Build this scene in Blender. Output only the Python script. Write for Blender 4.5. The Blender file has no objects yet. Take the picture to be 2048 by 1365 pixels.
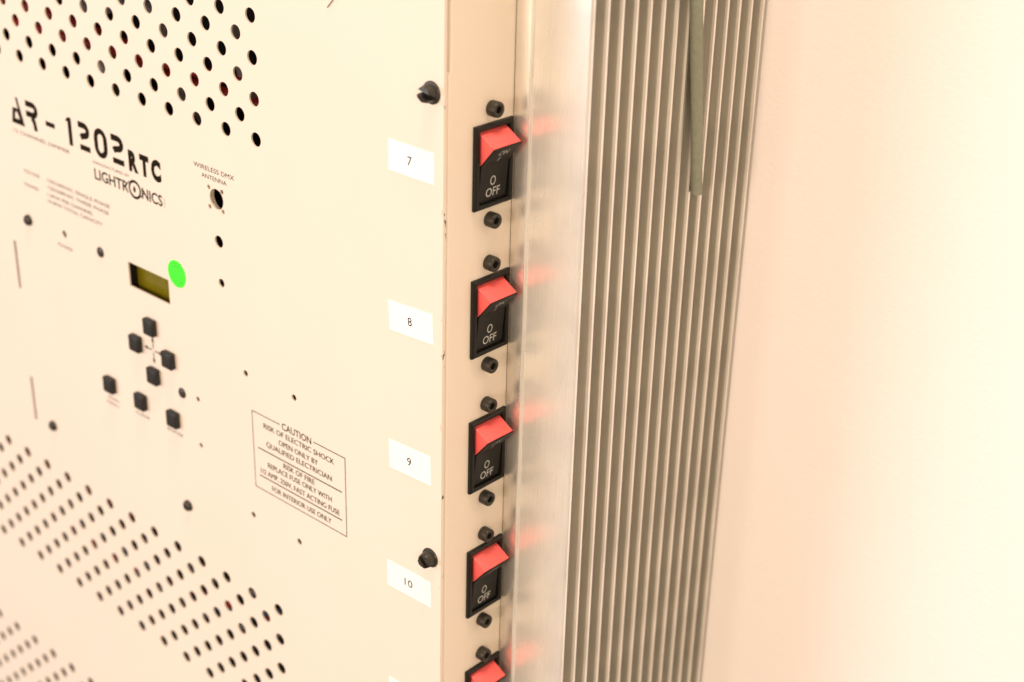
import bpy, bmesh, math, random
from mathutils import Vector, Matrix

random.seed(7)
scene = bpy.context.scene
C = scene.collection
MM = 0.001

# ---------------------------------------------------------------- camera
cam_data = bpy.data.cameras.new("camera")
cam = bpy.data.objects.new("camera", cam_data)
C.objects.link(cam)
scene.camera = cam
yaw, tilt, roll = math.radians(41.356), math.radians(64.477), math.radians(1.624)
cam.matrix_world = (Matrix.Translation((0.36306, -0.37298, 0.19531)) @ Matrix.Rotation(yaw, 4, 'Z')
                    @ Matrix.Rotation(tilt, 4, 'X') @ Matrix.Rotation(roll, 4, 'Z'))
cam_data.sensor_fit = 'HORIZONTAL'
cam_data.sensor_width = 36.0
cam_data.lens = 54.15
cam_data.clip_start = 0.02
cam_data.clip_end = 50.0
cam_data.dof.use_dof = True
cam_data.dof.focus_distance = 0.597
cam_data.dof.aperture_fstop = 8.7

# ---------------------------------------------------------------- light: a warm, bright, over-exposed indoor shot
world = bpy.data.worlds.new("World")
scene.world = world
world.use_nodes = True
bg = world.node_tree.nodes["Background"]
bg.inputs[0].default_value = (1.0, 0.79, 0.58, 1)
bg.inputs[1].default_value = 0.46

def area_light(name, loc, target, size, power, colour):
    d = bpy.data.lights.new(name, 'AREA')
    d.shape = 'DISK'
    d.size = size
    d.energy = power
    d.color = colour
    o = bpy.data.objects.new(name, d)
    C.objects.link(o)
    o.location = loc
    o.rotation_euler = (Vector(target) - Vector(loc)).to_track_quat('-Z', 'Y').to_euler()
    return o

area_light("left_key_light", (-1.6, -2.1, 0.15), (-0.15, 0.0, -0.15), 1.4, 35, (0.96, 0.95, 1.08))  # broad key from front left, tinted cool to whiten panel and wall
area_light("spot_lamp", (-0.22, -1.9, 0.55), (0.0, 0.1, -0.1), 0.16, 4.2, (1.0, 0.86, 0.76))
area_light("front_fill", (0.36, -2.1, 0.25), (0.0, 0.1, -0.15), 0.5, 24, (1.0, 0.78, 0.61))  # added frontal fill, brightens the wall beside the heatsink
area_light("side_fill", (1.5, -1.1, 0.55), (0.1, 0.1, -0.1), 0.7, 14.5, (1.0, 0.78, 0.52))  # fill light added on the right to lift the side panel and fins
area_light("ceiling_lamp", (0.25, -0.25, 1.9), (0.05, 0.0, 0.0), 0.6, 32, (1.0, 0.80, 0.62))

vs = scene.view_settings
vs.view_transform = 'Standard'
vs.look = 'None'
vs.exposure = -0.13
vs.gamma = 1.0
vs.use_curve_mapping = False

# ---------------------------------------------------------------- materials
def new_mat(name):
    m = bpy.data.materials.new(name)
    m.use_nodes = True
    nt = m.node_tree
    return m, nt, nt.nodes["Principled BSDF"]

def nd(nt, kind, **kw):
    n = nt.nodes.new(kind)
    for k, v in kw.items():
        setattr(n, k, v)
    return n

def coords(nt, scale=(1, 1, 1)):
    tc = nd(nt, "ShaderNodeTexCoord")
    mp = nd(nt, "ShaderNodeMapping")
    mp.inputs["Scale"].default_value = scale
    nt.links.new(tc.outputs["Object"], mp.inputs["Vector"])
    return mp.outputs["Vector"]

def noise(nt, vec, scale, detail=3.0, rough=0.5):
    n = nd(nt, "ShaderNodeTexNoise")
    n.inputs["Scale"].default_value = scale
    n.inputs["Detail"].default_value = detail
    n.inputs["Roughness"].default_value = rough
    nt.links.new(vec, n.inputs["Vector"])
    return n.outputs["Fac"]

def ramp(nt, fac, stops):
    r = nd(nt, "ShaderNodeValToRGB")
    el = r.color_ramp.elements
    while len(el) < len(stops):
        el.new(0.5)
    for e, (p, c) in zip(el, stops):
        e.position = p
        e.color = (*c, 1) if len(c) == 3 else c
    nt.links.new(fac, r.inputs["Fac"])
    return r.outputs["Color"]

def bump(nt, bsdf, height, strength, dist):
    b = nd(nt, "ShaderNodeBump")
    b.inputs["Strength"].default_value = strength
    b.inputs["Distance"].default_value = dist
    nt.links.new(height, b.inputs["Height"])
    nt.links.new(b.outputs["Normal"], bsdf.inputs["Normal"])

def mix(nt, fac, a, b):
    m = nd(nt, "ShaderNodeMix", data_type='RGBA')
    for sock, v in ((m.inputs["Factor"], fac), (m.inputs["A"], a), (m.inputs["B"], b)):
        if isinstance(v, (int, float)):
            sock.default_value = v
        elif isinstance(v, tuple):
            sock.default_value = (*v, 1)
        else:
            nt.links.new(v, sock)
    return m.outputs["Result"]

def simple(name, col, rough=0.5, metal=0.0, var=0.08, nscale=300.0, bumpy=0.0, bscale=2500.0, spec=0.5):
    m, nt, b = new_mat(name)
    v = coords(nt)
    f = noise(nt, v, nscale, 4)
    lo = tuple(max(0, c * (1 - var)) for c in col)
    hi = tuple(min(1, c * (1 + var)) for c in col)
    nt.links.new(ramp(nt, f, [(0.3, lo), (0.7, hi)]), b.inputs["Base Color"])
    b.inputs["Roughness"].default_value = rough
    b.inputs["Metallic"].default_value = metal
    b.inputs["Specular IOR Level"].default_value = spec
    if bumpy:
        bump(nt, b, noise(nt, v, bscale, 2), bumpy, 0.0002)
    return m

def cream_paint(name, chips):
    m, nt, b = new_mat(name)
    v = coords(nt)
    base = ramp(nt, noise(nt, v, 9.0, 4, 0.6), [(0.25, (0.76, 0.672, 0.575)), (0.75, (0.79, 0.702, 0.605))])
    smudge = ramp(nt, noise(nt, v, 26.0, 6, 0.65), [(0.66, (0, 0, 0)), (0.85, (0.16, 0.16, 0.16))])
    col = mix(nt, smudge, base, (0.58, 0.49, 0.36))
    if chips:                                     # paint knocked off along the right-hand edge
        sx = nd(nt, "ShaderNodeSeparateXYZ")
        tc = nd(nt, "ShaderNodeTexCoord")
        nt.links.new(tc.outputs["Object"], sx.inputs[0])
        edge = nd(nt, "ShaderNodeMapRange")
        edge.inputs["From Min"].default_value = -0.0009
        edge.inputs["From Max"].default_value = -0.0001
        nt.links.new(sx.outputs["X"], edge.inputs["Value"])
        mp = coords(nt, (1, 1, 0.45))
        n2 = ramp(nt, noise(nt, mp, 210.0, 3, 0.7), [(0.62, (0, 0, 0)), (0.66, (1, 1, 1))])
        mu = nd(nt, "ShaderNodeMath", operation='MULTIPLY')
        nt.links.new(edge.outputs["Result"], mu.inputs[0])
        nt.links.new(n2, mu.inputs[1])
        col = mix(nt, mu.outputs[0], col, (0.07, 0.055, 0.035))
    nt.links.new(col, b.inputs["Base Color"])
    b.inputs["Roughness"].default_value = 0.48
    b.inputs["Specular IOR Level"].default_value = 0.35
    bump(nt, b, noise(nt, v, 1400.0, 2), 0.12, 0.0001)
    return m

def aluminium(name, col, rough, vert, aniso, metal):
    m, nt, b = new_mat(name)
    v = coords(nt, (1, 1, 0.02))
    streak = noise(nt, v, 1800.0, 4, 0.6)
    blot = noise(nt, coords(nt), 38.0, 3, 0.5)
    c1 = ramp(nt, streak, [(0.3, tuple(c * 0.93 for c in col)), (0.7, tuple(min(1, c * 1.05) for c in col))])
    dirt = ramp(nt, blot, [(0.42, (0, 0, 0)), (0.75, (0.55, 0.55, 0.55))])
    nt.links.new(mix(nt, dirt, c1, tuple(c * 0.72 for c in col)), b.inputs["Base Color"])
    b.inputs["Metallic"].default_value = metal
    r2 = ramp(nt, noise(nt, coords(nt, (1, 1, 0.3)), 60.0, 2, 0.5), [(0.3, (rough * 0.9,) * 3), (0.75, (rough * 1.15,) * 3)])
    nt.links.new(r2, b.inputs["Roughness"])
    b.inputs["Anisotropic"].default_value = aniso
    tg = nd(nt, "ShaderNodeTangent", direction_type='RADIAL', axis='Z')
    nt.links.new(tg.outputs[0], b.inputs["Tangent"])
    return m

def wall_paint():
    m, nt, b = new_mat("wall_paint")
    v = coords(nt)
    nt.links.new(ramp(nt, noise(nt, v, 5.0, 4), [(0.3, (0.85, 0.785, 0.755)), (0.7, (0.875, 0.81, 0.785))]), b.inputs["Base Color"])
    b.inputs["Roughness"].default_value = 0.75
    bump(nt, b, noise(nt, v, 420.0, 5, 0.6), 0.25, 0.0006)
    return m

M = dict(
    cream=cream_paint("cream_enamel", True),
    cream_in=cream_paint("cream_enamel_body", False),
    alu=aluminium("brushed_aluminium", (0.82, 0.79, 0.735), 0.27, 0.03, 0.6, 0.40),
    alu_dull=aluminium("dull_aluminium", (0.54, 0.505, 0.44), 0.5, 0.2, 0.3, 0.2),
    alu_base=aluminium("polished_aluminium_flange", (0.78, 0.74, 0.68), 0.30, 0.02, 0.5, 0.78),
    alu_tip=aluminium("fin_tip_highlight_aluminium", (0.97, 0.95, 0.92), 0.22, 0.03, 0.2, 0.9),  # same fin metal, lightened at the tips to imitate their bright reflection
    wall=wall_paint(),
    black=simple("black_plastic", (0.009, 0.0085, 0.007), 0.38, var=0.25, nscale=900, bumpy=0.08, spec=0.28),
    black_steel=simple("black_oxide_steel", (0.036, 0.032, 0.025), 0.36, 0.35, var=0.35, nscale=1200, bumpy=0.15),
    socket=simple("socket_shadow_steel", (0.018, 0.016, 0.013), 0.6),
    rubber=simple("black_rubber", (0.016, 0.015, 0.0135), 0.42, var=0.2, nscale=900, bumpy=0.1, spec=0.35),
    red=simple("red_plastic", (0.87, 0.118, 0.112), 0.42, var=0.04, nscale=600, bumpy=0.04),
    white_print=simple("white_print", (0.55, 0.55, 0.53), 0.6, var=0.1, nscale=4000),
    grey_print=simple("worn_white_print", (0.5, 0.49, 0.47), 0.6, var=0.3, nscale=2500),
    ink=simple("black_ink", (0.012, 0.008, 0.003), 0.7, var=0.2, nscale=1500, spec=0.08),
    thin_ink=simple("thin_brown_ink", (0.07, 0.045, 0.025), 0.7, var=0.3, nscale=2500, spec=0.1),
    paper=simple("white_label_tape", (0.90, 0.90, 0.88), 0.5, var=0.01, nscale=300),
    green=simple("green_sticker", (0.045, 0.86, 0.018), 0.5, var=0.06, nscale=700),
    green_pen=simple("green_pen_marks", (0.03, 0.36, 0.02), 0.6),
    lcd=simple("olive_display_glass", (0.155, 0.128, 0.003), 0.22, var=0.08, nscale=200),
    lens=simple("clouded_green_lens", (0.10, 0.12, 0.05), 0.25),
    cable=simple("grey_green_cable_sheath", (0.230, 0.240, 0.178), 0.5, var=0.08, nscale=500, bumpy=0.06, bscale=900),
    copper=simple("cut_wire_ends", (0.30, 0.27, 0.20), 0.4, 0.6),
    hair=simple("dark_hair", (0.06, 0.045, 0.03), 0.5),
    red_wire=simple("red_wire_insulation", (0.62, 0.035, 0.03), 0.4),
    grey_wire=simple("grey_wire_insulation", (0.36, 0.35, 0.34), 0.45),
    blue_wire=simple("blue_wire_insulation", (0.14, 0.20, 0.30), 0.4),
    inside=simple("dark_interior_steel", (0.05, 0.047, 0.038), 0.7),
)

# ---------------------------------------------------------------- mesh helpers (all in millimetres)
def mesh_from(name, verts, faces, smooth=False):
    me = bpy.data.meshes.new(name)
    me.from_pydata([Vector(v) * MM for v in verts], [], faces)
    me.update()
    bm = bmesh.new(); bm.from_mesh(me)
    bmesh.ops.recalc_face_normals(bm, faces=bm.faces)
    bm.to_mesh(me); bm.free()
    if smooth:
        me.shade_smooth()
        me.set_sharp_from_angle(angle=math.radians(32))
    return me

WORLD_LOC = {}
def put(name, me, mat, parent=None, loc=(0, 0, 0), rot=None):
    """link one mesh; loc is where its origin stands in the cabinet's millimetre grid"""
    o = bpy.data.objects.new(name, me)
    C.objects.link(o)
    if mat is not None and len(me.materials) == 0:
        me.materials.append(mat)
    w = Vector(loc) * MM
    WORLD_LOC[o] = w
    if parent is not None:
        o.parent = parent
        o.location = w - WORLD_LOC[parent]
    else:
        o.location = w
    if rot:
        o.rotation_euler = rot
    return o

def empty(name, loc, parent=None):
    o = bpy.data.objects.new(name, None)
    C.objects.link(o)
    o.empty_display_size = 0.02
    w = Vector(loc) * MM
    WORLD_LOC[o] = w
    if parent is not None:
        o.parent = parent
        o.location = w - WORLD_LOC[parent]
    else:
        o.location = w
    return o

def tag(o, label=None, cat=None, group=None, kind=None):
    for k, v in (("label", label), ("category", cat), ("group", group), ("kind", kind)):
        if v:
            o[k] = v
    return o

def box(x0, x1, y0, y1, z0, z1):
    v = [(x, y, z) for x in (x0, x1) for y in (y0, y1) for z in (z0, z1)]
    f = [(0, 1, 3, 2), (4, 6, 7, 5), (0, 4, 5, 1), (2, 3, 7, 6), (0, 2, 6, 4), (1, 5, 7, 3)]
    return v, f

def merge(*parts):
    V, F = [], []
    for v, f in parts:
        n = len(V)
        V += list(v)
        F += [tuple(i + n for i in q) for q in f]
    return V, F

def bevel_mesh(name, vf, width, segs=2):
    me = mesh_from(name, *vf)
    bm = bmesh.new(); bm.from_mesh(me)
    bmesh.ops.bevel(bm, geom=list(bm.edges), offset=width * MM, segments=segs, profile=0.5, affect='EDGES')
    bm.to_mesh(me); bm.free()
    me.shade_smooth()
    me.set_sharp_from_angle(angle=math.radians(40))
    return me

def lathe(profile, segs=24, hexa=(), basis=None, closed=True):
    """profile of (radius, height); heights run along the last basis vector; indices in hexa become hexagons"""
    if basis is None:
        basis = (Vector((1, 0, 0)), Vector((0, 0, 1)), Vector((0, -1, 0)))
    a, b, n = basis
    V, F = [], []
    for i, (r, h) in enumerate(profile):
        for k in range(segs):
            t = 2 * math.pi * k / segs
            rr = r
            if i in hexa:
                tt = (t % (math.pi / 3)) - math.pi / 6
                rr = r * math.cos(math.pi / 6) / math.cos(tt)
            V.append(a * (rr * math.cos(t)) + b * (rr * math.sin(t)) + n * h)
    for i in range(len(profile) - 1):
        for k in range(segs):
            k2 = (k + 1) % segs
            F.append((i * segs + k, i * segs + k2, (i + 1) * segs + k2, (i + 1) * segs + k))
    F.append(tuple((len(profile) - 1) * segs + k for k in range(segs)))
    if closed:
        F.append(tuple(range(segs))[::-1])
    return V, F

def tube(points, radius, segs=10):
    pts = [Vector(p) for p in points]
    V, F = [], []
    up = Vector((0.3, 0.5, 0.81))
    for i, p in enumerate(pts):
        d = (pts[min(i + 1, len(pts) - 1)] - pts[max(i - 1, 0)]).normalized()
        s = d.cross(up).normalized()
        t = s.cross(d).normalized()
        r = radius[i] if isinstance(radius, (list, tuple)) else radius
        for k in range(segs):
            a = 2 * math.pi * k / segs
            V.append(p + s * (r * math.cos(a)) + t * (r * math.sin(a)))
    for i in range(len(pts) - 1):
        for k in range(segs):
            k2 = (k + 1) % segs
            F.append((i * segs + k, i * segs + k2, (i + 1) * segs + k2, (i + 1) * segs + k))
    F.append(tuple(range(segs))[::-1])
    F.append(tuple((len(pts) - 1) * segs + k for k in range(segs)))
    return V, F

def curve_to_vf(cu):
    ob = bpy.data.objects.new("tmp", cu)
    C.objects.link(ob)
    dg = bpy.context.evaluated_depsgraph_get()
    me = bpy.data.meshes.new_from_object(ob.evaluated_get(dg))
    V = [tuple(v.co) for v in me.vertices]
    F = [tuple(p.vertices) for p in me.polygons]
    bpy.data.objects.remove(ob)
    bpy.data.meshes.remove(me)
    bpy.data.curves.remove(cu)
    return V, F

def fill(loops, extrude=0.0):
    """closed loops (outer ones and holes) filled as a flat sheet in x,y"""
    cu = bpy.data.curves.new("tmp", 'CURVE')
    cu.dimensions = '2D'
    cu.fill_mode = 'BOTH'
    cu.extrude = extrude
    for lp in loops:
        s = cu.splines.new('POLY')
        s.points.add(len(lp) - 1)
        for p, (x, y) in zip(s.points, lp):
            p.co = (x, y, 0, 1)
        s.use_cyclic_u = True
    return curve_to_vf(cu)

def text(s, x0, x1, ybase, cap, bold=0.0, keep=False, spacing=1.0):
    """lettering from x0 to x1 on a baseline with the given capital height, as flat faces in x,y"""
    cu = bpy.data.curves.new("tmp", 'FONT')
    cu.body = s
    cu.size = 1.0
    cu.offset = bold
    cu.resolution_u = 3
    cu.space_character = spacing
    V, F = curve_to_vf(cu)
    if not V:
        return [], []
    xs = [v[0] for v in V]
    lo, hi = min(xs), max(xs)
    ky = cap / 0.70
    kx = ky if keep else (x1 - x0) / (hi - lo)
    xm = (x0 + x1) / 2 - (lo + hi) / 2 * kx if keep else x0 - lo * kx
    return [(xm + v[0] * kx, ybase + v[1] * ky, 0) for v in V], F

def rect(x0, x1, y0, y1):
    return [(x0, y0, 0), (x1, y0, 0), (x1, y1, 0), (x0, y1, 0)], [(0, 1, 2, 3)]

def ellipse(cx, cy, rx, ry, n=28, rot=0.0):
    out = []
    for k in range(n):
        a = 2 * math.pi * k / n
        x, y = rx * math.cos(a), ry * math.sin(a)
        out.append((cx + x * math.cos(rot) - y * math.sin(rot), cy + x * math.sin(rot) + y * math.cos(rot)))
    return out

def stroke(pts, w):
    """outline of a mitred pen stroke"""
    P = [Vector(p) for p in pts]
    L, R = [], []
    for i, p in enumerate(P):
        d0 = (P[i] - P[i - 1]).normalized() if i > 0 else (P[1] - P[0]).normalized()
        d1 = (P[i + 1] - P[i]).normalized() if i < len(P) - 1 else d0
        n = Vector((-(d0 + d1).y, (d0 + d1).x)).normalized()
        k = (w / 2) / max(0.35, n.dot(Vector((-d0.y, d0.x))))
        L.append(tuple(p + n * k)); R.append(tuple(p - n * k))
    return L + R[::-1]

PRINT = 0.05
def on_front(vf, lift=PRINT):
    return [(x, -lift - z, y) for x, y, z in vf[0]], vf[1]

def on_frame(vf, o, u, v, n, lift=PRINT):
    o, u, v, n = map(Vector, (o, u, v, n))
    return [o + u * x + v * y + n * lift for x, y, z in vf[0]], vf[1]

# ================================================================ the setting
DEPTH = 147.5
wall = put("wall", mesh_from("wall", *box(-900, 1600, 0, 60, -1100, 900)), M['wall'], None, (0, DEPTH, 0))
tag(wall, kind='structure')

# ================================================================ the dimmer cabinet
TOP, BOTTOM, LEFT = 150.0, -480.0, -520.0
cab = empty("dimmer_cabinet", (LEFT / 2, DEPTH / 2, BOTTOM))
tag(cab, "cream metal dimmer cabinet with red rocker switches and a finned heatsink, hung on the wall", "dimmer cabinet")

# ---- front panel: one sheet with every hole really cut
H, RATIO = 19.05, 0.8767
V_ = H * RATIO
GX = -5.4904 * H
loops = [[(LEFT, BOTTOM), (0, BOTTOM), (0, TOP), (LEFT, TOP)]]
def vent(zfirst, direction, nrows):
    for r in range(nrows):
        z = zfirst + direction * r * V_ / 2
        if not (BOTTOM + 12 < z < TOP - 12):
            continue
        c = GX - (H / 2 if r % 2 else 0)
        while c > LEFT + 60:
            loops.append(ellipse(c, z, 3.05, 3.05, 20))
            c -= H
vent(0.0, 1, 9)
vent(-11.9298 * H, -1, 9)
vent(-19.0052 * H, -1, 9)
for x, z, r in [(-132.7, -32.8, 4.6), (-132.8, -52.0, 2.8), (-132.7, -71.1, 2.0),
                (-119.5, -109.9, 1.5), (-87.4, -110.0, 1.5), (-119.4, -182.1, 1.5), (-87.6, -182.2, 1.5),
                (-155.6, -136.0, 1.3), (-155.7, -160.2, 1.3), (-253.6, -82.8, 1.9),
                (-137.6, -28.6, 1.1), (-128.9, -28.6, 1.1), (-137.6, -37.3, 1.1), (-128.8, -37.4, 1.1)]:
    loops.append(ellipse(x, z, r, r, 20))
for z0, z1 in ((-126.0, -99.5), (-202.2, -176.2)):
    loops.append([(-301.9, z0), (-299.7, z0), (-299.7, z1), (-301.9, z1)])
DX0, DX1, DZ0, DZ1 = -202.2, -171.5, -93.8, -81.6
loops.append([(DX0, DZ0), (DX1, DZ0), (DX1, DZ1), (DX0, DZ1)])
pv, pf = fill(loops, 0.4)
lip = box(-1.1, 0.0, 0.8, 1.45, BOTTOM, TOP)          # the sheet is folded back along its right edge
panel_me = mesh_from("front_panel", *merge(([(x, 0.4 - z, y) for x, y, z in pv], pf), lip))
panel = put("front_panel", panel_me, M['cream'], cab)

# ---- body behind the panel: bent right side, the other walls and the back
def bend_profile(y0):
    out = [(-16, y0)]
    r = 1.7
    for k in range(7):
        a = math.pi / 2 * k / 6
        out.append((-r + r * math.sin(a), y0 + r - r * math.cos(a)))
    out.append((0, DEPTH - 0.5))
    inner = [(x - 1.3 if x > -1 else x, y + (1.3 if x < -0.2 else 0)) for x, y in out]
    inner[0] = (-16, y0 + 1.3)
    inner[-1] = (-1.3, DEPTH - 0.5)
    return out, [(min(x, -1.3), max(y, y0 + 1.3)) for x, y in inner]

def bend_strip(y0, z0, z1):
    o, i = bend_profile(y0)
    n = len(o)
    ring = o + i[::-1]
    V = [(x, y, z) for z in (z0, z1) for x, y in ring]
    m = len(ring)
    F = [(k, (k + 1) % m, (k + 1) % m + m, k + m) for k in range(m)]
    for base in (0, m):
        for k in range(n - 1):
            F.append((base + k, base + k + 1, base + m - 2 - k, base + m - 1 - k))
    return V, F
side = merge(bend_strip(1.62, BOTTOM, 48.6), bend_strip(2.75, 48.6, TOP))
put("side_panel", mesh_from("side_panel", *side, smooth=True), M['cream_in'], cab)
shell = merge(box(LEFT, LEFT + 1.3, 1.7, DEPTH - 0.5, BOTTOM, TOP),
              box(LEFT + 1.3, -1.35, 1.7, DEPTH - 1.9, TOP - 1.3, TOP),
              box(LEFT + 1.3, -1.35, 1.7, DEPTH - 1.9, BOTTOM, BOTTOM + 1.3),
              box(LEFT + 1.3, -1.35, DEPTH - 1.8, DEPTH - 0.5, BOTTOM, TOP))
put("cabinet_shell", mesh_from("cabinet_shell", *shell), M['inside'], cab)

# ---- what shows through the holes
def wire(points, r, mat):
    fine = []
    P = [Vector(p) for p in points]
    for i in range(len(P) - 1):
        for k in range(4):
            t = k / 4
            p0, p1, p2, p3 = P[max(i - 1, 0)], P[i], P[i + 1], P[min(i + 2, len(P) - 1)]
            fine.append(0.5 * ((2 * p1) + (p2 - p0) * t + (2 * p0 - 5 * p1 + 4 * p2 - p3) * t * t + (3 * p1 - p0 - 3 * p2 + p3) * t ** 3))
    fine.append(P[-1])
    o = put("internal_wire", mesh_from("internal_wire", *tube(fine, r, 8), smooth=True), M[mat], cab)
    return o
wire([(-480, 21, 17), (-330, 21, 16), (-243, 20, 14.5), (-190, 20, 10), (-142, 20, 13), (-90, 24, 15), (-60, 40, 10)], 2.6, 'red_wire')
wire([(-480, 24, 9), (-330, 22, 5), (-233, 20, 8), (-190, 20, 4.5), (-150, 20, 6.0), (-95, 24, 3), (-60, 42, -4)], 2.4, 'red_wire')
wire([(-480, 30, 60), (-300, 26, 40), (-253, 22, 24), (-225, 22, 29), (-203, 22, 33), (-192, 22, 24), (-180, 22, -2.5), (-172, 40, -30)], 2.7, 'grey_wire')
wire([(-330, 30, 10), (-253, 22, 6), (-245, 30, -20)], 2.6, 'grey_wire')
wire([(-146, 22, 80), (-142.6, 22, 33), (-138, 22, 17), (-132, 22, 5), (-131, 34, -30)], 3.2, 'grey_wire')
wire([(-150, 26, 70), (-142, 24, 18), (-122, 24, 20), (-95, 30, 22)], 2.5, 'blue_wire')
for i in range(9):
    z0 = -236 - i * 7.2
    col = ('grey_wire', 'blue_wire', 'red_wire', 'grey_wire', 'inside')[i % 5]
    wire([(-470, 26, z0 - 5), (-360, 22 + random.uniform(0, 8), z0 + random.uniform(-6, 6)),
          (-270, 24, z0 + random.uniform(-9, 9)), (-205, 30 + random.uniform(0, 8), z0 + random.uniform(-12, 12)),
          (-150, 46, z0 + 4)], 2.0, col)

# ---- antenna bracket behind its hole
ring = fill([[(-142.5, -42), (-123.5, -42), (-123.5, -23.5), (-142.5, -23.5)], ellipse(-132.7, -32.8, 5.2, 5.2, 24)], 0.6)
put("antenna_bracket", mesh_from("antenna_bracket", [(x, 2.2 - z, y) for x, y, z in ring[0]], ring[1]), M['cream_in'], cab)

# ---- display behind its window
disp = empty("display", ((DX0 + DX1) / 2, 5, DZ0), cab)
bez = fill([[(-214, -101), (-160, -101), (-160, -74), (-214, -74)], [(-202.2, -97.2), (-163, -97.2), (-163, -78.6), (-202.2, -78.6)]], 1.5)
put("display_frame", mesh_from("display_frame", [(x, 3.2 - z, y) for x, y, z in bez[0]], bez[1]), M['black'], disp)
put("display_glass", mesh_from("display_glass", *box(-206, -161, 4.9, 6.2, -98, -77.5)), M['lcd'], disp)

# ---- indicator lens under the power hole
put("indicator_lens", mesh_from("indicator_lens", *lathe([(1.7, -1.6), (1.7, -0.9), (1.3, -0.5), (0.5, -0.3)], 16), smooth=True), M['lens'], cab, (-253.6, 0.2, -82.8))

# ---- printing on the panel
def print_on_panel(name, shapes, mat='ink', lift=PRINT):
    return put(name, mesh_from(name, *on_front(merge(*shapes), lift)), M[mat], panel)

def place(lp, x0, x1, y0, y1):
    return [(x0 + x * (x1 - x0), y0 + y * (y1 - y0)) for x, y in lp]

B0, B1 = -34.9, -21.4
def arc(cx, cy, rx, ry, a0, a1, n=6):
    return [(cx + rx * math.cos(math.radians(a0 + (a1 - a0) * k / n)), cy + ry * math.sin(math.radians(a0 + (a1 - a0) * k / n))) for k in range(n + 1)]
def two(x0, x1):
    w = x1 - x0
    hk = stroke([(x0, -22.75)] + arc(x0 + w - 4.1, -25.2, 2.85, 2.45, 90, -60, 7) + [(x0 + 2.6, -28.1), (x0 + 1.4, -28.9)], 2.95)
    return [fill([hk]), rect(x0 + 0.4, x1, B0, -32.2)]
model = []
model.append(fill([[(-289.2, B0), (-278.0, B0), (-282.6, B1), (-284.4, B1), (-282.9, -27.0), (-287.0, -27.0), (-287.6, -27.2)],
                   [(-286.2, -32.2), (-282.2, -32.2), (-283.7, -28.8), (-285.2, -28.8)]]))
model.append(fill([stroke([(-275.8, -22.5)] + arc(-270.0, -25.0, 2.9, 2.5, 90, -90, 8) + [(-275.9, -27.5)], 2.9)]))
model.append(fill([stroke([(-271.2, -28.95), (-269.4, -30.6), (-268.5, B0)], 3.0)]))
model.append(rect(-259.6, -252.0, -29.9, -27.5))
model.append(fill([[(-240.9, B0), (-237.9, B0), (-237.9, B1), (-240.6, B1), (-242.7, -23.4), (-240.9, -23.7)]]))
model += two(-232.5, -224.0)
def rr(x0, x1, y0, y1, r, n=6):
    rx = min(r, (x1 - x0) / 2); ry = min(r * 1.1, (y1 - y0) / 2)
    return (arc(x1 - rx, y1 - ry, rx, ry, 90, 0, n) + arc(x1 - rx, y0 + ry, rx, ry, 0, -90, n)
            + arc(x0 + rx, y0 + ry, rx, ry, 270, 180, n) + arc(x0 + rx, y1 - ry, rx, ry, 180, 90, n))
model.append(fill([rr(-220.4, -210.2, B0 - 0.2, B1 + 0.3, 4.8), rr(-217.4, -213.2, B0 + 2.4, B1 - 2.3, 2.1)]))
model += two(-207.0, -198.0)
model.append(text("R", -194.6, -187.6, B0, 8.6, bold=0.065))
model.append(text("T", -186.3, -179.5, B0, 8.6, bold=0.07))
model.append(text("C", -178.0, -170.9, B0, 8.6, bold=0.07))
print_on_panel("model_lettering", model)

print_on_panel("maker_lettering", [
    text("LIGHTR", -222.6, -196.4, -46.6, 5.1, bold=0.018), text("NICS", -186.4, -171.4, -46.6, 5.1, bold=0.018),
    fill([ellipse(-191.6, -43.9, 4.6, 4.5, 32), ellipse(-191.6, -43.9, 3.5, 3.2, 32)]),
    fill([ellipse(-191.9, -43.9, 0.95, 1.5, 16)]),
    fill([stroke([(-198.4, -43.4), (-196.6, -42.0), (-195.5, -40.9)], 0.55)]),
    fill([stroke([(-187.7, -46.6), (-186.0, -45.2), (-184.6, -43.6)], 0.55)])])
print_on_panel("subtitle_lettering", [text("12 CHANNEL DIMMER", -288.6, -241.4, -39.6, 1.9)], 'thin_ink')
print_on_panel("maker_caption", [text("MANUFACTURED BY", -222.8, -195.0, -39.2, 1.4)], 'thin_ink')
print_on_panel("company_suffix", [text("I", -170.2, -169.8, -43.6, 1.0), text("N", -170.4, -169.5, -45.2, 1.0), text("C", -170.4, -169.5, -46.7, 1.0)], 'thin_ink')
print_on_panel("rating_lettering", [
    text("VOLTAGE:", -284.0, -269.6, -58.9, 1.8), text("POWER:", -284.4, -271.8, -66.0, 1.8),
    text("120/240VAC SINGLE PHASE", -263.6, -212.7, -58.8, 1.9), text("120/208VAC THREE PHASE", -263.6, -214.0, -62.4, 1.9),
    text("1.2KW PER CHANNEL", -264.7, -226.9, -66.2, 1.9), text("14.4KW TOTAL CAPACITY", -265.2, -220.0, -69.6, 1.9)], 'thin_ink')
print_on_panel("indicator_caption", [text("POWER", -260.0, -247.6, -90.4, 1.7)], 'thin_ink')
print_on_panel("button_caption", [text("MAIN", -229.0, -220.4, -162.2, 1.4), text("MENU", -230.5, -220.6, -165.2, 1.4)], 'thin_ink')
print_on_panel("button_caption", [text("CLEAR", -206.4, -195.0, -162.2, 1.6)], 'thin_ink')
print_on_panel("button_caption", [text("ENTER", -181.3, -168.8, -161.6, 1.6)], 'thin_ink')
print_on_panel("antenna_lettering", [text("WIRELESS DMX", -147.0, -120.0, -21.4, 2.1), text("ANTENNA", -141.9, -125.2, -25.0, 2.0)], 'ink')

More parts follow.
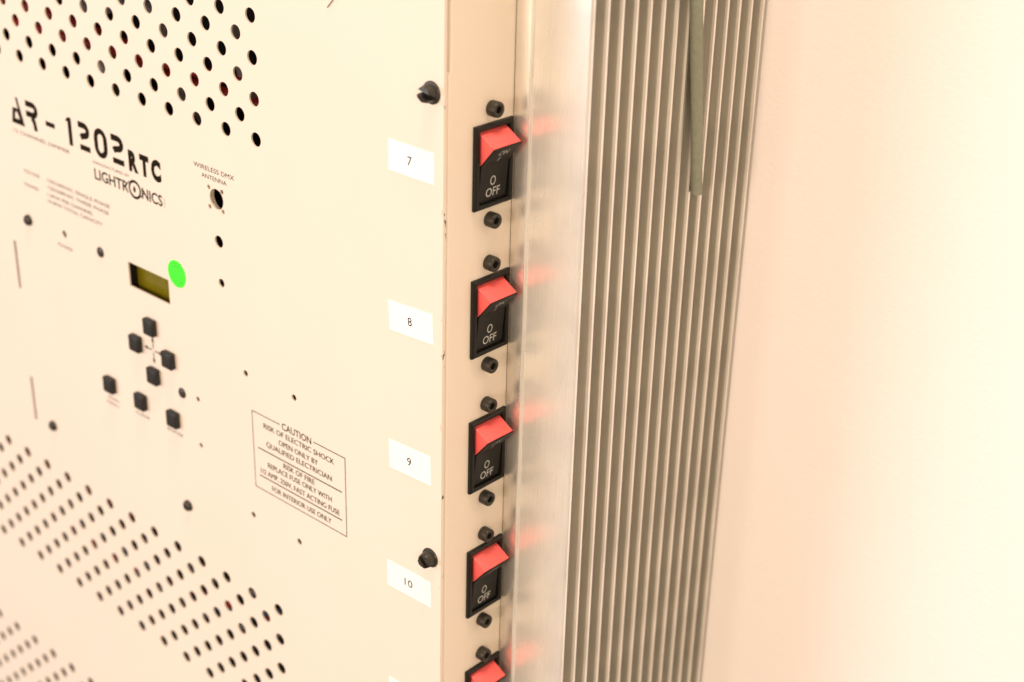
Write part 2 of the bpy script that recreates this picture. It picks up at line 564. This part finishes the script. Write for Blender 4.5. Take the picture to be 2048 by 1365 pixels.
cx, cz = -187.6, -122.2
arrows = []
for dx, dz in ((0, 1), (0, -1), (1, 0), (-1, 0)):
    def q(a, s):
        return (cx + dx * a - dz * s, cz + dz * a + dx * s)
    arrows.append(fill([[q(1.0, 0.3), q(4.6, 0.3), q(4.6, 1.1), q(7.0, 0), q(4.6, -1.1), q(4.6, -0.3), q(1.0, -0.3)]]))
print_on_panel("arrow_marks", arrows)

CX0, CX1, CZ0, CZ1, LW = -116.6, -55.8, -165.6, -126.7, 0.42
caution = [rect(CX0, CX0 + LW, CZ0, CZ1), rect(CX1 - LW, CX1, CZ0, CZ1), rect(CX0 + LW, CX1 - LW, CZ0, CZ0 + LW),
           rect(CX0 + LW, -97.6, CZ1 - LW, CZ1), rect(-76.0, CX1 - LW, CZ1 - LW, CZ1),
           rect(-113.4, -58.4, -144.65, -144.1), rect(-113.2, -58.7, -158.65, -158.1),
           text("CAUTION", -96.3, -77.2, -128.7, 3.3, bold=0.012)]
for s, x0, x1, zc in [("RISK OF ELECTRIC SHOCK", -108.9, -63.0, -131.6), ("OPEN ONLY BY", -99.0, -73.4, -136.2),
                      ("QUALIFIED ELECTRICIAN", -107.5, -64.8, -140.4), ("RISK OF FIRE", -96.4, -76.0, -146.9),
                      ("REPLACE FUSE ONLY WITH", -107.1, -65.2, -150.9), ("1/2 AMP, 250V, FAST ACTING FUSE", -112.2, -60.3, -155.5),
                      ("FOR INTERIOR USE ONLY", -104.9, -65.8, -162.0)]:
    line = text(s, x0, x1, zc - 1.25, 2.6)
    caution += [line, ([(x + 0.12, y, -0.012) for x, y, z in line[0]], line[1])]
print_on_panel("caution_lettering", caution)

# ---- green dot
dot = put("round_sticker", mesh_from("round_sticker", *lathe([(6.5, 0.0), (6.5, 0.12)], 40)), M['green'], cab, (-164.6, -0.02, -76.5))
tag(dot, "small bright green round sticker beside the display")
marks = merge(*[fill([ellipse(x, z, rx, rz, 10)]) for x, z, rx, rz in ((-1.0, 3.4, 0.45, 0.5), (1.0, 3.5, 0.4, 0.45), (2.8, -3.4, 0.7, 0.3))])
put("pen_marks", mesh_from("pen_marks", *on_front(marks, 0.17)), M['green_pen'], dot, (-164.6, -0.02, -76.5))

# ---- square push buttons
btn_me = bevel_mesh("push_button", merge(box(-3.8, 3.8, -3.0, 0.0, -4.1, 4.1)), 0.75, 3)
for x, z in [(-187.0, -109.6), (-199.6, -122.1), (-174.4, -122.1), (-187.3, -135.0), (-225.0, -153.2), (-199.7, -153.1), (-174.2, -152.9)]:
    put("push_button", btn_me, M['rubber'], cab, (x, 0, z))

# ---- small dome head screws
dome = lathe([(2.85, 0.0), (2.85, 0.5), (2.6, 1.4), (1.9, 2.05), (0.95, 2.25), (0.8, 2.2), (0.75, 1.4)], 20, hexa=(5, 6))
dome_me = mesh_from("panel_screw", *dome, smooth=True)
flat = lathe([(2.6, 0.0), (2.6, 0.35), (2.1, 0.75), (0.9, 0.95)], 20)
flat_me = mesh_from("hole_plug", *flat, smooth=True)
for x, z in [(-284.4, -84.0), (-283.6, -199.0), (-168.9, -198.4)]:
    put("panel_screw", dome_me, M['black_steel'], cab, (x, 0, z))
for x, z in [(-223.8, -83.4), (-167.2, -137.0)]:
    put("hole_plug", flat_me, M['black_steel'], cab, (x, 0, z))

# ---- slotted quarter-turn fasteners
def fastener(seed, turn):
    rnd = random.Random(seed)
    base = lathe([(4.25, 0.0), (4.25, 0.35), (3.95, 0.75), (3.3, 0.95)], 32)
    halves = []
    for sgn in (1, -1):
        n = 12
        loop_lo, loop_hi = [], []
        for k in range(n + 1):
            a = math.radians(18 + 144 * k / n) * sgn
            j = 1 + rnd.uniform(-0.03, 0.03)
            loop_lo.append((3.35 * math.cos(a), 3.35 * math.sin(a)))
            loop_hi.append((2.75 * j * math.cos(a), 2.75 * j * math.sin(a) if abs(2.75 * math.sin(a)) > 1.05 else 1.05 * sgn))
        m = n + 1
        V = [(x, -0.9, z if abs(z) > 0.95 else 0.95 * sgn) for x, z in loop_lo]
        V += [(x * 0.99, -2.6 + rnd.uniform(-0.15, 0.15), z * 0.99) for x, z in loop_lo]
        V += [(x, -4.4 + rnd.uniform(-0.35, 0.35), z) for x, z in loop_hi]
        F = []
        for lv in (0, 1):
            for k in range(m):
                k2 = (k + 1) % m
                F.append((lv * m + k, lv * m + k2, (lv + 1) * m + k2, (lv + 1) * m + k))
        F.append(tuple(2 * m + k for k in range(m)))
        halves.append((V, F))
    rot = math.radians(turn)
    V, F = merge(base, *halves)
    V = [(v[0] * math.cos(rot) + v[2] * math.sin(rot), v[1], -v[0] * math.sin(rot) + v[2] * math.cos(rot)) for v in V]
    return mesh_from("slotted_fastener", V, F, smooth=True)
for i, z in enumerate((40.7, -152.7)):
    put("slotted_fastener", fastener(3 + i, (14, 38)[i]), M['black_steel'], cab, (-5.9, -0.02, z))

# ---- numbered labels
for s, x0, x1, z0, z1, tilt_deg, tx in [("7", -28.1, -4.6, 6.8, 18.8, 0.3, -17.0), ("8", -28.6, -4.8, -57.6, -45.2, -3.2, -17.2),
                                        ("9", -29.2, -5.7, -119.4, -106.4, -2.2, -17.8), ("10", -31.0, -5.4, -177.3, -164.8, -1.4, -18.4),
                                        ("11", -30.6, -5.4, -237.5, -225.0, -0.8, -18.0)]:
    mx, mz = (x0 + x1) / 2, (z0 + z1) / 2
    hw, hh = (x1 - x0) / 2, (z1 - z0) / 2
    lab = put("number_label", mesh_from("number_label", *box(-hw, hw, -0.14, -0.02, -hh, hh)), M['paper'], cab, (mx, 0, mz), (0, math.radians(tilt_deg), 0))
    tag(lab, "white paper label printed with %s" % s)
    w = 2.2 if len(s) == 1 else 4.6
    num = text(s, tx - mx - w / 2, tx - mx + w / 2, -1.75, 3.5)
    put("number_print", mesh_from("number_print", *on_front(num, 0.19)), M['ink'], lab, (mx, 0, mz))

# ---- heatsink
hs = empty("heatsink", (0, 36.4, BOTTOM + 10), cab)
HZ0, HZ1 = BOTTOM + 10, TOP - 4
FP, FT, TIP = 8.17, 1.75, 34.9
base_y1 = 36.4 + 13 * FP + FT + 1.2
put("base_plate", bevel_mesh("base_plate", box(0.45, 7.4, 36.4, base_y1, HZ0, HZ1), 0.2, 2), M['alu_base'], hs, (0, 0, 0))
put("gap_shade_strip", mesh_from("gap_shade_strip", *box(0.02, 0.45, 36.75, base_y1 - 0.4, HZ0, HZ1)), M['inside'], hs, (0, 0, 0))  # dark strip added to draw the shaded gap behind the base plate
put("groove_bounce_block", mesh_from("groove_bounce_block", *box(7.4, 25.0, 38.7, base_y1 - 0.6, HZ0 + 0.1, HZ1 - 0.1)), M['alu_dull'], hs, (0, 0, 0))  # unseen groove floor, added to bounce light onto the fin sides
bead = lathe([(0.95, HZ0), (0.95, HZ1)], 12, basis=(Vector((1, 0, 0)), Vector((0, 1, 0)), Vector((0, 0, 1))))
put("edge_bead", mesh_from("edge_bead", [(x + 8.3, y + 36.75, z) for x, y, z in bead[0]], bead[1], smooth=True), M['alu'], hs, (0, 0, 0))
def fin_mesh():
    n = 9
    out = [(7.2, 0.0), (TIP - 0.7, 0.0), (TIP - 0.2, 0.4), (TIP, 0.65), (TIP, FT - 0.05), (TIP - 0.3, FT + 0.2), (7.2, FT + 0.6)]
    V, F = [], []
    m = len(out)
    for x, y in out:
        V.append((x, y, HZ0))
    for x, y in out:
        V.append((x, y, HZ1))
    for k in range(m):
        F.append((k, (k + 1) % m, (k + 1) % m + m, k + m))
    F.append(tuple(range(m))[::-1]); F.append(tuple(range(m, 2 * m)))
    me = mesh_from("fin", V, F)
    return me
fin_me = fin_mesh()
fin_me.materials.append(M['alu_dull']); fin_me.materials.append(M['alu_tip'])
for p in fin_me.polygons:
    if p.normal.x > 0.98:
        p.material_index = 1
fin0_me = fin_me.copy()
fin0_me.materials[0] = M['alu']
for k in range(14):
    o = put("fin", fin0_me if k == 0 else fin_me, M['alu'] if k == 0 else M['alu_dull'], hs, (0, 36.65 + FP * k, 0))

# ---- rocker switches on the side
SWY, SWZ, PITCH = 25.35, 9.95, 60.3
def rect_ring(levels):
    V, F = [], []
    for hw, hh, x in levels:
        V += [(x, -hw, -hh), (x, hw, -hh), (x, hw, hh), (x, -hw, hh)]
    for i in range(len(levels) - 1):
        for k in range(4):
            k2 = (k + 1) % 4
            F.append((i * 4 + k, i * 4 + k2, (i + 1) * 4 + k2, (i + 1) * 4 + k))
    F.append(tuple((len(levels) - 1) * 4 + k for k in range(4)))
    return V, F
bezel_me = mesh_from("bezel", *rect_ring([(10.25, 16.2, 0.02), (10.25, 16.2, 1.15), (10.05, 16.0, 1.5), (9.6, 15.5, 1.85), (8.4, 14.5, 1.85), (8.15, 14.2, 1.6), (8.05, 14.1, 0.2)]))
def prism(profile, y0, y1):
    n = len(profile)
    V = [(x, y0, z) for x, z in profile] + [(x, y1, z) for x, z in profile]
    F = [(k, (k + 1) % n, (k + 1) % n + n, k + n) for k in range(n)] + [tuple(range(n))[::-1], tuple(range(n, 2 * n))]
    return V, F
TIPX, TIPZ, MIDX, MIDZ, BOTX, BOTZ = 8.2, 8.75, 2.0, 0.75, 0.75, -13.4
cap_me = bevel_mesh("rocker_cap", prism([(0.25, 13.6), (TIPX - 0.25, TIPZ + 0.3), (MIDX - 0.5, MIDZ + 0.45), (0.25, MIDZ + 0.45)], -7.4, 7.4), 0.18, 2)
face_me = bevel_mesh("rocker_face", prism([(TIPX + 0.1, TIPZ + 0.25), (TIPX + 0.15, TIPZ - 0.2), (MIDX, MIDZ), (BOTX, BOTZ), (0.25, BOTZ), (0.25, MIDZ + 0.35), (MIDX - 0.5, MIDZ + 0.35), (TIPX - 0.25, TIPZ + 0.25)], -7.42, 7.42), 0.1, 1)
up = Vector((TIPX + 0.15 - MIDX, 0, TIPZ - 0.2 - MIDZ)).normalized()
upn = Vector((up.z, 0, -up.x))
dn = Vector((MIDX - BOTX, 0, MIDZ - BOTZ)).normalized()
dnn = Vector((dn.z, 0, -dn.x))
on_text = merge(on_frame(text("ON", -2.5, 2.5, 5.3, 2.9), (MIDX, 0, MIDZ), (0, 1, 0), up, upn),
                on_frame(rect(-0.22, 0.22, 1.4, 3.9), (MIDX, 0, MIDZ), (0, 1, 0), up, upn))
oring = fill([ellipse(-0.4, 7.6, 1.45, 1.85, 24), ellipse(-0.4, 7.6, 1.05, 1.42, 24)])
off_text = merge(on_frame(oring, (BOTX, 0, BOTZ), (0, 1, 0), dn, dnn),
                 on_frame(text("OFF", -3.75, 3.75, 1.35, 3.5), (BOTX, 0, BOTZ), (0, 1, 0), dn, dnn))
on_me = mesh_from("on_lettering", *on_text)
off_me = mesh_from("off_lettering", *off_text)
AX = (Vector((0, 1, 0)), Vector((0, 0, 1)), Vector((1, 0, 0)))
cs = lathe([(3.0, 0.02), (3.0, 3.5), (2.85, 3.85), (2.6, 4.0), (1.75, 4.0), (1.55, 3.75), (1.55, 1.6)], 24, hexa=(5, 6), basis=AX)
cs_me = mesh_from("cap_screw", *cs, smooth=True)
for k in range(5):
    z = SWZ - PITCH * k
    sw = empty("rocker_switch", (0, SWY, z), cab)
    tag(sw, "black rocker switch with red top, level with label %d" % (7 + k))
    put("bezel", bezel_me, M['black'], sw, (0, SWY, z))
    put("rocker_cap", cap_me, M['red'], sw, (0, SWY - 0.25, z))
    put("rocker_face", face_me, M['black'], sw, (0, SWY - 0.25, z))
    put("on_lettering", on_me, M['grey_print'], sw, (0, SWY - 0.25, z))
    put("off_lettering", off_me, M['white_print'], sw, (0, SWY - 0.25, z))
    for dz in (21.4, -21.4):
        put("cap_screw", cs_me, M['black_steel'], cab, (0, 24.6, z + dz), (math.radians(random.uniform(0, 60)), 0, 0))

# ================================================================ cut cable hanging in front of the fins
cable = empty("cut_cable", (38.2, 104, -12))
tag(cable, "cut grey-green cable hanging straight down across the heatsink fins", "cable")
ys = [(84, 150), (88.5, 110), (92.6, 78), (96.0, 52), (99.2, 28), (101.8, 8), (104.3, -11.8)]
pts = [(37.5 + 0.02 * i, y, z) for i, (y, z) in enumerate(ys)]
fine = []
P = [Vector(p) for p in pts]
for i in range(len(P) - 1):
    for k in range(5):
        t = k / 5
        p0, p1, p2, p3 = P[max(i - 1, 0)], P[i], P[i + 1], P[min(i + 2, len(P) - 1)]
        fine.append(0.5 * ((2 * p1) + (p2 - p0) * t + (2 * p0 - 5 * p1 + 4 * p2 - p3) * t * t + (3 * p1 - p0 - 3 * p2 + p3) * t ** 3))
fine.append(P[-1])
sheath = put("sheath", mesh_from("sheath", *tube(fine, [2.7 - 0.5 * k / (len(fine) - 1) for k in range(len(fine))], 16), smooth=True), M['cable'], cable, (0, 0, 0))

# ================================================================ a stray hair on the panel
hp = [(-59.3, -0.35, 61.2), (-57.9, -0.5, 62.6), (-56.4, -0.45, 64.2), (-54.4, -0.5, 66.6), (-52.8, -0.4, 69.4), (-52.6, -0.4, 73.0)]
hair = put("hair", mesh_from("hair", *tube(hp, 0.17, 6), smooth=True), M['hair'])
tag(hair, "single thin dark hair stuck to the cream front panel", "hair")
